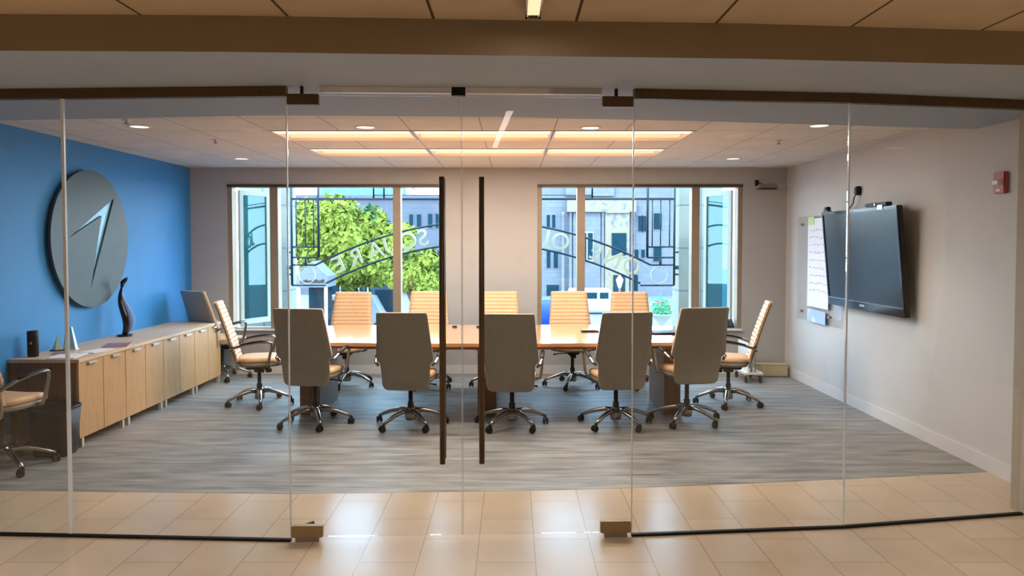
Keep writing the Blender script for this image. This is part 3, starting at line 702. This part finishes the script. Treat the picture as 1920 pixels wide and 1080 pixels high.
B('panel', M['board'], t, -0.034, -0.026, -0.60, 0.60, -0.60, 0.60)
for yy in (-0.30, 0.50):
    for zz in (-0.51, 0.51): MB().tube([(-0.04, yy, zz), (-0.001, yy, zz)], 0.013, 12).build('standoff', M['steel'], t)
t = thing('flip_chart_sheet', 'tall sheet of white paper with handwriting taped to the glass board beside the television', 'paper', (XR-0.038, 8.34, 1.38))
B('sheet', M['paper'], t, -0.002, 0, -0.30, 0.27, -0.45, 0.55)
ink = MB(); rnd = random.Random(3)
for k in range(9):
    z = 0.42-0.085*k; y = 0.22
    while y > -0.24:
        L_ = rnd.uniform(0.03, 0.09); ink.tube([(-0.0035, y, z+rnd.uniform(-.012, .012)), (-0.0035, y-L_*0.5, z+rnd.uniform(-.015, .015)), (-0.0035, y-L_, z+rnd.uniform(-.012, .012))], 0.003, 5); y -= L_+0.03
ink.build('handwriting', mat('pale_grey_ink', (176, 190, 204), 0.7), t)
tag(B('sticky_note', M['green'], None, XR-0.044, XR-0.0405, 8.44, 8.60, 1.86, 1.95), 'pale green note at the top of the flip chart sheet', 'note')
tag(B('sticky_note', M['paperb'], None, XR-0.044, XR-0.0405, 8.10, 8.60, 0.76, 0.90), 'pale blue sheet at the bottom of the flip chart sheet', 'note')
# alarm
t = thing('fire_alarm', 'red fire alarm strobe on the right wall near the glass', 'fire alarm', (XR, 5.26, 2.075))
B('housing', M['red'], t, -0.035, -0.001, -0.06, 0.06, -0.075, 0.075, bev=0.006)
MB().loft([[(-0.035, -0.045, -0.02), (-0.035, 0.045, -0.02), (-0.035, 0.045, 0.022), (-0.035, -0.045, 0.022)], [(-0.062, -0.03, -0.012), (-0.062, 0.03, -0.012), (-0.062, 0.03, 0.014), (-0.062, -0.03, 0.014)]], smooth=False).build('strobe_lens', M['white'], t)
B('speaker_grille', M['white'], t, -0.037, -0.035, -0.02, 0.02, -0.06, -0.045)
# wall mounted camera/projector bracket in the corner
t = thing('security_camera', 'small grey camera on a black bracket high in the back right corner', 'camera', (3.12, YB, 2.37))
B('wall_plate', M['black'], t, -0.07, -0.03, -0.02, -0.001, 0.0, 0.07)
MB().tube([(-0.05, -0.02, 0.03), (-0.02, -0.08, 0.02), (0.02, -0.12, 0.0)], 0.009, 8).build('arm', M['black'], t)
B('body', mat('grey_camera_body', (120, 122, 118), 0.5), t, -0.08, 0.14, -0.22, -0.10, -0.045, 0.01, bev=0.012)
B('base_plate', M['black'], t, -0.08, 0.14, -0.22, -0.08, -0.055, -0.045)
# box heater and cart
t = thing('floor_box', 'low beige enamel box on the carpet in the back right corner', 'box', (3.22, 9.24, 0.001), R(-4))
B('casing', M['beige'], t, -0.21, 0.19, -0.07, 0.07, 0.005, 0.145, bev=0.006)
B('lid', M['beige'], t, -0.215, 0.195, -0.075, 0.075, 0.145, 0.155, bev=0.002)
t = thing('rolling_cart', 'narrow pale grey cart on casters behind the right end chair', 'cart', (2.80, 8.95, 0.001))
f = MB(); f.box(-0.02, 0.02, -0.2, 0.2, 0.12, 0.50, bev=0.004); f.build('side_panel', M['white'], t)
B('bottom_shelf', M['white'], t, -0.06, 0.16, -0.21, 0.21, 0.10, 0.125, bev=0.004)
MB().tube([(0.07, -0.18, 0.12), (0.07, -0.18, 0.58)], 0.008, 8).build('post', M['steel'], t)
MB().lathe([(0.005, 0.57), (0.035, 0.58), (0.038, 0.60), (0.015, 0.615)], 16, 0.07, -0.18).build('knob', M['white'], t)
for xx in (-0.04, 0.13):
    for yy in (-0.18, 0.18):
        MB().tube([(xx-0.01, yy, 0.04), (xx+0.01, yy, 0.04)], 0.038, 14).build('caster', M['black'], t)
        t.children[-1]['note'] = ''; 
        MB().tube([(xx, yy, 0.06), (xx, yy, 0.11)], 0.008, 6).build('caster_stem', M['steel'], t)
for ch in t.children:
    if 'note' in ch: del ch['note']
# things on the right window sill
t = thing('paper_cup', 'white cup on the right end of the window sill', 'cup', (2.66, 9.50, 0.579))
MB().lathe([(0.032, 0), (0.042, 0.10), (0.044, 0.104), (0.036, 0.104)], 20).build('cup', M['white'], t)
MB().lathe([(0.036, 0.03), (0.0385, 0.04), (0.040, 0.06), (0.037, 0.062)], 20).build('sleeve', M['paperb'], t)
t = thing('telephone', 'black desk telephone on the window sill beside the white cup', 'telephone', (2.77, 9.49, 0.579))
MB().loft([[(-0.05, -0.05, 0), (0.05, -0.05, 0), (0.05, 0.05, 0), (-0.05, 0.05, 0)], [(-0.05, -0.05, 0.02), (0.05, -0.05, 0.02), (0.05, 0.05, 0.10), (-0.05, 0.05, 0.10)]], smooth=False).build('base', M['black'], t)
MB().tube([(-0.03, -0.045, 0.06), (-0.03, -0.02, 0.09), (-0.03, 0.03, 0.125), (-0.03, 0.05, 0.12)], [0.016, 0.01, 0.01, 0.016], 8).build('handset', M['gloss'], t)

# ------------------------------------------------------------------ outside: pilasters and ironwork sign
GZ = -4.0
def pilaster(x0, x1, lab):
    t = thing('stone_pilaster', lab, 'pillar', ((x0+x1)/2, 11.0, GZ)); h = (x1-x0)/2
    B('shaft', M['stoneb'], t, -h, h, -0.18, 0.25, 0.3, 7.2); B('base', M['stone'], t, -h-0.06, h+0.06, -0.24, 0.3, 0, 0.3)
    B('capital', M['stone'], t, -h-0.05, h+0.05, -0.22, 0.29, 7.2, 7.4)
pilaster(-3.95, -3.26, 'pale limestone pillar outside the left window, beside the ironwork')
pilaster(2.42, 3.05, 'pale limestone pillar outside the right window, beside the ironwork')
sg = thing('arch_sign', 'dark iron arched sign with cream letters seen from behind through both windows', 'sign', (-0.42, 10.82, GZ))
CX = -0.42
def Z(z): return z-GZ
ub = lambda x: 1.966-0.107*x*x
fr = MB()
def ln(p, q, r=0.014): fr.tube([(p[0], 0, Z(p[1])), (q[0], 0, Z(q[1]))], r, 6)
W_ = 2.77
ln((-W_, 2.289), (W_, 2.289), 0.018); ln((-W_, 2.78), (W_, 2.78), 0.018)
for s_ in (-1, 1):
    ln((s_*W_, 1.04), (s_*W_, 2.78), 0.018); ln((s_*2.38, 1.443), (s_*2.38, 2.78), 0.02)
    for x in (2.70, 2.57, 2.45): ln((s_*x, 1.597), (s_*x, 2.289), 0.009)
    ln((s_*W_, 1.597), (s_*2.38, 1.597)); ln((s_*W_, 1.443), (s_*2.38, 1.443))
    ln((s_*2.57, 1.335), (s_*2.57, 1.443), 0.02)
    ln((s_*W_, 1.335), (s_*2.42, 1.335)); ln((s_*W_, 1.04), (s_*2.28, 1.04))
    for x in (1.58, 1.43): ln((s_*x, 2.289), (s_*x, 2.78), 0.014)
    ln((s_*1.58, 2.345), (0, 2.345), 0.007)
fr.tube([(x, 0, Z(ub(x))) for x in [-2.42+4.84*k/40 for k in range(41)]], 0.016, 6)
fr.tube([(x, 0, Z(ub(x)-0.32-0.004*x*x)) for x in [-2.28+4.56*k/40 for k in range(41)]], 0.016, 6)
fr.build('iron_frame', M['iron'], sg)
for s_ in (-1, 1):
    MB().tube([(s_*2.55+0.12*math.cos(2*PI*k/24), 0, Z(1.187)+0.12*math.sin(2*PI*k/24)) for k in range(25)], 0.007, 6, cap=False).build('medallion_ring', M['gold'], sg)
    for z, r in ((1.52, 0.012), (1.30, 0.028), (1.20, 0.014)):
        MB().tube([(s_*W_, 0, Z(z)), (s_*(W_+0.065), 0.0, Z(z))], r, 8).build('wall_anchor', M['iron'], sg)
def letter(ch, X):
    c = bpy.data.curves.new('letter', 'FONT'); c.body = ch; c.size = 0.34; c.offset = 0.002; c.extrude = 0.010; c.align_x = 'CENTER'; c.align_y = 'CENTER'
    tmp = bpy.data.objects.new('tmp', c); COL.objects.link(tmp); bpy.context.view_layer.update()
    me = bpy.data.meshes.new_from_object(tmp.evaluated_get(bpy.context.evaluated_depsgraph_get())); bpy.data.objects.remove(tmp)
    me.materials.clear(); me.materials.append(M['gold'])
    o = bpy.data.objects.new('letter', me); COL.objects.link(o); o.parent = sg
    x = X-CX; zc = ub(x)-0.165; sl = math.atan(-2*0.107*x)
    o.matrix_local = Matrix.Translation((x, 0.0, Z(zc))) @ Matrix.Rotation(-sl, 4, 'Y') @ Matrix.Rotation(PI, 4, 'Z') @ Matrix.Rotation(PI/2, 4, 'X')
for ch, X in (('O', 1.73), ('N', 1.46), ('E', 1.22), ('O', 0.70), ('L', 0.47), ('S', -1.29), ('Q', -1.51), ('U', -1.745), ('A', -1.98), ('R', -2.26), ('E', -2.51)): letter(ch, X)

# ------------------------------------------------------------------ street
struct(B('floor', M['asphalt'], None, -90, 90, 9.7, 160, GZ-0.2, GZ), 'pale paved street outside the windows', 'street')
struct(B('wall_outside', M['stone'], None, -7.3, 7.3, 9.62, 9.72, GZ, 0.45), 'outer wall of the building under the windows', 'wall')

def at(x, y, D): s = 1400/D; return (x-960)/s, 1.65+(456-y)/s
def facade(name, lab, x0, x1, D, top, m, wins, depth=10, extra=None):
    X0, _ = at(x0, 0, D); X1, zt = at(x1, top, D)
    t = thing(name, lab, 'building', ((X0+X1)/2, D, GZ)); cx = (X0+X1)/2
    B('wall', M[m], t, X0-cx, X1-cx, 0, depth, 0, zt-GZ)
    B('cornice', M['stone' if m != 'facade' else 'facade'], t, X0-cx-0.2, X1-cx+0.2, -0.35, depth, zt-GZ, zt-GZ+0.35)
    for (a, b, c, d) in wins:
        p, q = at(a, d, D), at(b, c, D)
        f = B('window', M[m], t, p[0]-cx-0.1, q[0]-cx+0.1, -0.06, 0.05, p[1]-GZ-0.1, q[1]-GZ+0.1)
        B('pane', M['dwin'], f, p[0]-cx, q[0]-cx, -0.09, -0.05, p[1]-GZ, q[1]-GZ)
    return t, cx
facade('apartment_building', 'blue grey stone building with paired windows behind the tree', 560, 900, 82, 372, 'facade',
    [(700, 707, 398, 418), (711, 719, 398, 418), (768, 775, 402, 425), (782, 790, 402, 425), (803, 811, 401, 427), (817, 825, 401, 427), (768, 776, 470, 497), (803, 811, 470, 500), (816, 824, 470, 500), (850, 858, 401, 427)])
facade('office_tower', 'cyan glazed office building rising behind the blue grey building', 596, 762, 120, 347, 'cyan', [], 12)
t, cx = facade('stone_building', 'pale stone building with a carved entrance bay filling the right window', 905, 1330, 80, 340, 'facade2',
    [(960, 967, 403, 428), (1025, 1031, 403, 427), (1035, 1041, 403, 427), (1025, 1032, 471, 502), (1038, 1046, 471, 502), (1196, 1203, 405, 434), (1205, 1212, 405, 434), (1190, 1197, 468, 483), (1202, 1209, 468, 483), (1025, 1048, 534, 562), (1176, 1196, 515, 545), (1225, 1240, 400, 430), (1225, 1240, 462, 490)])
D = 80
for (a, b) in ((1052, 1058), (1066, 1072), (1126, 1133), (1180, 1187)):
    p = at(a, 600, D); q = at(b, 380, D)
    MB().lathe([((q[0]-p[0])/2*1.3, 0), ((q[0]-p[0])/2*1.3, 0.5), ((q[0]-p[0])/2, 0.6), ((q[0]-p[0])/2*0.85, 8.6), ((q[0]-p[0])/2*1.3, 9.0)], 16, (p[0]+q[0])/2-cx, -0.5).build('column', M['facade2'], t)
def ab(nm, m, a, b, c, d, y0, y1):
    p = at(a, d, D); q = at(b, c, D); return B(nm, M[m], t, p[0]-cx, q[0]-cx, y0, y1, p[1]-GZ, q[1]-GZ)
ab('entrance_bay', 'facade2', 1074, 1125, 375, 560, -0.5, 0)
e_ = ab('bay_window', 'stone', 1086, 1112, 434, 490, -0.62, -0.5)
ab('portal_surround', 'cstone', 1133, 1178, 398, 560, -0.8, 0)
ab('portal_window', 'dwin', 1145, 1172, 437, 478, -0.9, -0.78); ab('portal_window', 'dwin', 1148, 1170, 515, 560, -0.9, -0.78)
ab('frieze', 'cstone', 1062, 1190, 372, 398, -0.9, 0); ab('parapet', 'facade2', 1060, 1150, 345, 368, -0.4, 0)
for (a, b, c, d) in ((1088, 1098, 437, 486), (1101, 1110, 437, 486)): ab('pane', 'dwin', a, b, c, d, -0.68, -0.6)
# carved pediment over the portal window
p = at(1133, 400, D); q = at(1178, 400, D)
MB().loft([[(p[0]-cx, -1.0, p[1]-GZ), (q[0]-cx, -1.0, p[1]-GZ), ((p[0]+q[0])/2-cx, -1.0, p[1]-GZ+1.3)], [(p[0]-cx, -0.2, p[1]-GZ), (q[0]-cx, -0.2, p[1]-GZ), ((p[0]+q[0])/2-cx, -0.2, p[1]-GZ+1.3)]], smooth=False).build('pediment', M['cstone'], t)

# trees: crown of leaves as one mesh per tree, trunk and boughs
def tree(lab, X, Y, blobs, n, seed, size=0.28):
    rnd = random.Random(seed)
    t = thing('street_tree', lab, 'tree', (X, Y, GZ))
    tr = MB(); zb = blobs[0][2]-GZ
    tr.tube([(0, 0, 0), (0.1, 0, zb*0.5), (0, 0, zb)], [0.22, 0.17, 0.10], 10)
    for b in blobs[1:]:
        tr.tube([(0.05, 0, zb*0.55), ((b[0]-X)*0.5, (b[1])*0.5, zb*0.6+(b[2]-GZ-zb*0.6)*0.5), (b[0]-X, b[1], b[2]-GZ)], [0.11, 0.07, 0.03], 7)
    tr.build('trunk', M['bark'], t)
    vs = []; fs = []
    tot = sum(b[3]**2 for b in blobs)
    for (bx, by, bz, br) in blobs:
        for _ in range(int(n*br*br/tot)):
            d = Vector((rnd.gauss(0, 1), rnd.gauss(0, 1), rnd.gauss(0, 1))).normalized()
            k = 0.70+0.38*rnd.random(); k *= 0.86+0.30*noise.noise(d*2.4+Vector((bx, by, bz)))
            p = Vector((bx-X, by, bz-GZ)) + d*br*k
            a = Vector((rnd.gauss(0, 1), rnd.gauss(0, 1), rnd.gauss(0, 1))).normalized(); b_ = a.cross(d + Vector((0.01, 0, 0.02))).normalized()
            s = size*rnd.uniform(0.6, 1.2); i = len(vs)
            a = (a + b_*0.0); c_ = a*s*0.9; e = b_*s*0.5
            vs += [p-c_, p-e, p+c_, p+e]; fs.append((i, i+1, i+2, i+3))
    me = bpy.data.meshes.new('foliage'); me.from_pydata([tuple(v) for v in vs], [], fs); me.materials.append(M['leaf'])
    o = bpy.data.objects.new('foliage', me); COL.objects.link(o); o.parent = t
    MB().lathe([(0.35, 0), (0.35, 0.02), (0.2, 0.03)], 12).build('tree_grate', M['iron'], t)
def bl(D, *L): return [(at(x, y, D)[0], dy, at(x, y, D)[1], r*D/1400) for x, y, r, dy in L]
tree('large yellow green tree filling the left window', at(655, 480, 45)[0], 45,
     bl(45, (650, 455, 62, 0), (590, 425, 52, 0.5), (640, 410, 45, -0.5), (690, 425, 42, 0.3), (600, 480, 45, 0), (655, 500, 48, -0.4), (705, 500, 42, 0), (560, 400, 30, 0.6), (725, 450, 34, 0.2), (565, 450, 38, 0.4)), 15000, 5)
tree('smaller green tree beside the mullion at the right of the left window', at(775, 500, 40)[0], 40,
     bl(40, (775, 515, 36, 0), (800, 490, 24, 0.2), (755, 470, 28, -0.3), (800, 535, 32, 0), (750, 520, 28, 0), (762, 440, 20, 0.2)), 7000, 8, 0.22)

def box_thing(name, lab, cat, a, b, c, D, depth, m, top=None):
    """block standing on the street between image columns a..b, as tall as row c"""
    p = at(a, c, D); q = at(b, c, D); t = thing(name, lab, cat, ((p[0]+q[0])/2, D, GZ)); hw_ = (q[0]-p[0])/2; h = p[1]-GZ
    return t, hw_, h
# kiosk with white gabled sign
t, hw_, h = box_thing('kiosk', 'pale gabled kiosk with dark lettering at the lower left of the left window', 'kiosk', 556, 614, 500, 40, 2, 'stone')
for xx in (-hw_+0.1, hw_-0.1): MB().tube([(xx, 0, 0), (xx, 0, h-0.8)], 0.09, 10).build('post', M['paperb'], t)
B('back_wall', M['dwin'], t, -hw_+0.2, hw_-0.2, 1.6, 1.8, 0, h-0.9)
MB().loft([[(-hw_, -0.1, h-1.1), (hw_, -0.1, h-1.1), (hw_, -0.1, h-0.5), (0, -0.1, h+0.3), (-hw_, -0.1, h-0.5)], [(-hw_, 1.9, h-1.1), (hw_, 1.9, h-1.1), (hw_, 1.9, h-0.5), (0, 1.9, h+0.3), (-hw_, 1.9, h-0.5)]], smooth=False).build('gable_roof', M['facade2'], t)
ltr = MB(); rnd = random.Random(4); x = -0.62
while x < 0.62:
    w_ = rnd.uniform(0.04, 0.12); ltr.box(x, x+w_, -0.13, -0.10, h-0.86, h-0.86+rnd.uniform(0.10, 0.2)); x += w_+0.03
ltr.build('lettering', M['black'], t)
# blue sided truck box / shed and shopfront
t, hw_, h = box_thing('market_stall', 'blue sided market stall under the tree in the left window', 'stall', 697, 742, 518, 49, 2, 'shed')
B('body', M['shed'], t, -hw_, hw_, 0, 2.0, 0.1, h-0.2); B('awning', M['dwin'], t, -hw_-0.15, hw_+0.15, -0.5, 2.1, h-0.2, h); B('shutter', M['dwin'], t, -hw_+0.2, hw_-0.2, -0.02, 0, 1.0, 2.6)
t, hw_, h = box_thing('shop', 'dark glazed shop with a red sign behind the tree trunk', 'shop', 612, 698, 514, 55, 2, 'dwin')
B('front', M['dwin'], t, -hw_, hw_, 0, 3, 0, h-0.5); B('fascia', M['facade'], t, -hw_, hw_, -0.25, 3, h-0.5, h); B('red_sign', M['flower'], t, -0.6, 0.5, -0.32, -0.25, h-0.45, h-0.1)
for k in range(5): B('mullion', M['frame'], t, -hw_+hw_*2*(k+0.5)/5-0.05, -hw_+hw_*2*(k+0.5)/5+0.05, -0.06, 0, 0, h-0.5)
def vehicle(lab, x, D, body, stripe=None, l=4.6, hgt=2.0, rz=0):
    X = at(x, 500, D)[0]; t = thing('van', lab, 'van', (X, D, GZ), rz)
    wd = 0.9
    prof = [(-l/2, 0.35), (l/2, 0.35), (l/2, 0.95), (l/2-0.7, 1.15), (l/2-1.3, hgt-0.05), (l/2-1.6, hgt), (-l/2+0.1, hgt), (-l/2, hgt-0.3)]
    MB().loft([[(a, -wd, b) for a, b in prof], [(a, wd, b) for a, b in prof]], smooth=False).build('body', M[body], t)
    B('side_window', M['dwin'], t, -l/2+0.4, -0.1, -wd-0.02, -wd, 1.25, hgt-0.25); B('side_window', M['dwin'], t, 0.1, l/2-1.5, -wd-0.02, -wd, 1.25, hgt-0.25)
    if stripe: B('side_panel', M[stripe], t, -l/2+0.3, l/2-1.6, -wd-0.015, -wd, 0.5, 1.05)
    for xx in (-l/2+0.8, l/2-0.9):
        for s_ in (-1, 1):
            MB().tube([(xx, s_*(wd-0.1), 0.34), (xx, s_*(wd+0.02), 0.34)], 0.34, 18).build('wheel', M['black'], t)
vehicle('white van with a purple side panel parked behind the leftmost far chair', 678, 48, 'van', 'purple', 4.2, 2.3)
vehicle('pale van parked in front of the stone building, mostly behind the far chairs', 1120, 60, 'paperb', None, 4.6, 2.0)
t, hw_, h = box_thing('covered_crate_stack', 'bright blue tarpaulin covered stack at the left edge of the right window', 'tarpaulin', 1004, 1037, 562, 50, 1, 'bblue')
MB().loft([sup(0, 0.5, 0, hw_, 0.6, 24, 5), sup(0, 0.5, h*0.8, hw_*0.97, 0.58, 24, 5), sup(0, 0.5, h, hw_*0.9, 0.5, 24, 4)]).build('tarpaulin', M['bblue'], t)
B('skid', M['black'], t, -hw_*0.9, hw_*0.9, 0.0, 1.0, -0.0, 0.1)
# planter and lamp post at the right
X = at(1242, 500, 30)[0]
t = thing('street_planter', 'tall planter of green leaves and red flowers seen low in the right window', 'planter', (X, 30, GZ))
MB().lathe([(0.25, 0), (0.3, 0.05), (0.12, 0.3), (0.12, 2.4), (0.42, 2.75), (0.45, 2.8)], 20).build('pot', M['stone'], t)
vs = []; fs = []; vr = []; rnd = random.Random(9)
for kk in range(700):
    d = Vector((rnd.gauss(0, .17), rnd.gauss(0, .17), abs(rnd.gauss(0, .24)))); p = Vector((0, 0, 2.78))+d
    a = Vector((rnd.gauss(0, 1), rnd.gauss(0, 1), rnd.gauss(0, 1))).normalized()*0.06; b_ = a.cross(Vector((0.3, 1, 0.2))).normalized()*0.035
    i = len(vs); vs += [p-a, p-b_, p+a, p+b_]; fs.append((i, i+1, i+2, i+3))
me = bpy.data.meshes.new('foliage'); me.from_pydata([tuple(v) for v in vs], [], fs); me.materials.append(M['greenp'])
o = bpy.data.objects.new('foliage', me); COL.objects.link(o); o.parent = t
fm = MB()
for k in range(9): fm.lathe([(0.01, 3.0+0.05*k % 0.3), (0.06, 3.04+0.05*k % 0.3), (0.01, 3.10+0.05*k % 0.3)], 8, 0.25*math.cos(k*2.1), 0.2*math.sin(k*2.1))
fm.build('flowers', M['flower'], t)
X = at(1176, 500, 34)[0]
t = thing('street_lamp', 'grey street lamp post in front of the carved entrance', 'lamp post', (at(1162, 500, 40)[0], 40, GZ))
MB().lathe([(0.14, 0), (0.15, 0.3), (0.07, 0.4), (0.055, 3.2), (0.09, 3.3)], 14).build('post', M['ped'], t)
MB().lathe([(0.09, 3.3), (0.2, 3.7), (0.16, 3.75), (0.03, 3.95)], 12).build('lantern', M['paper'], t)
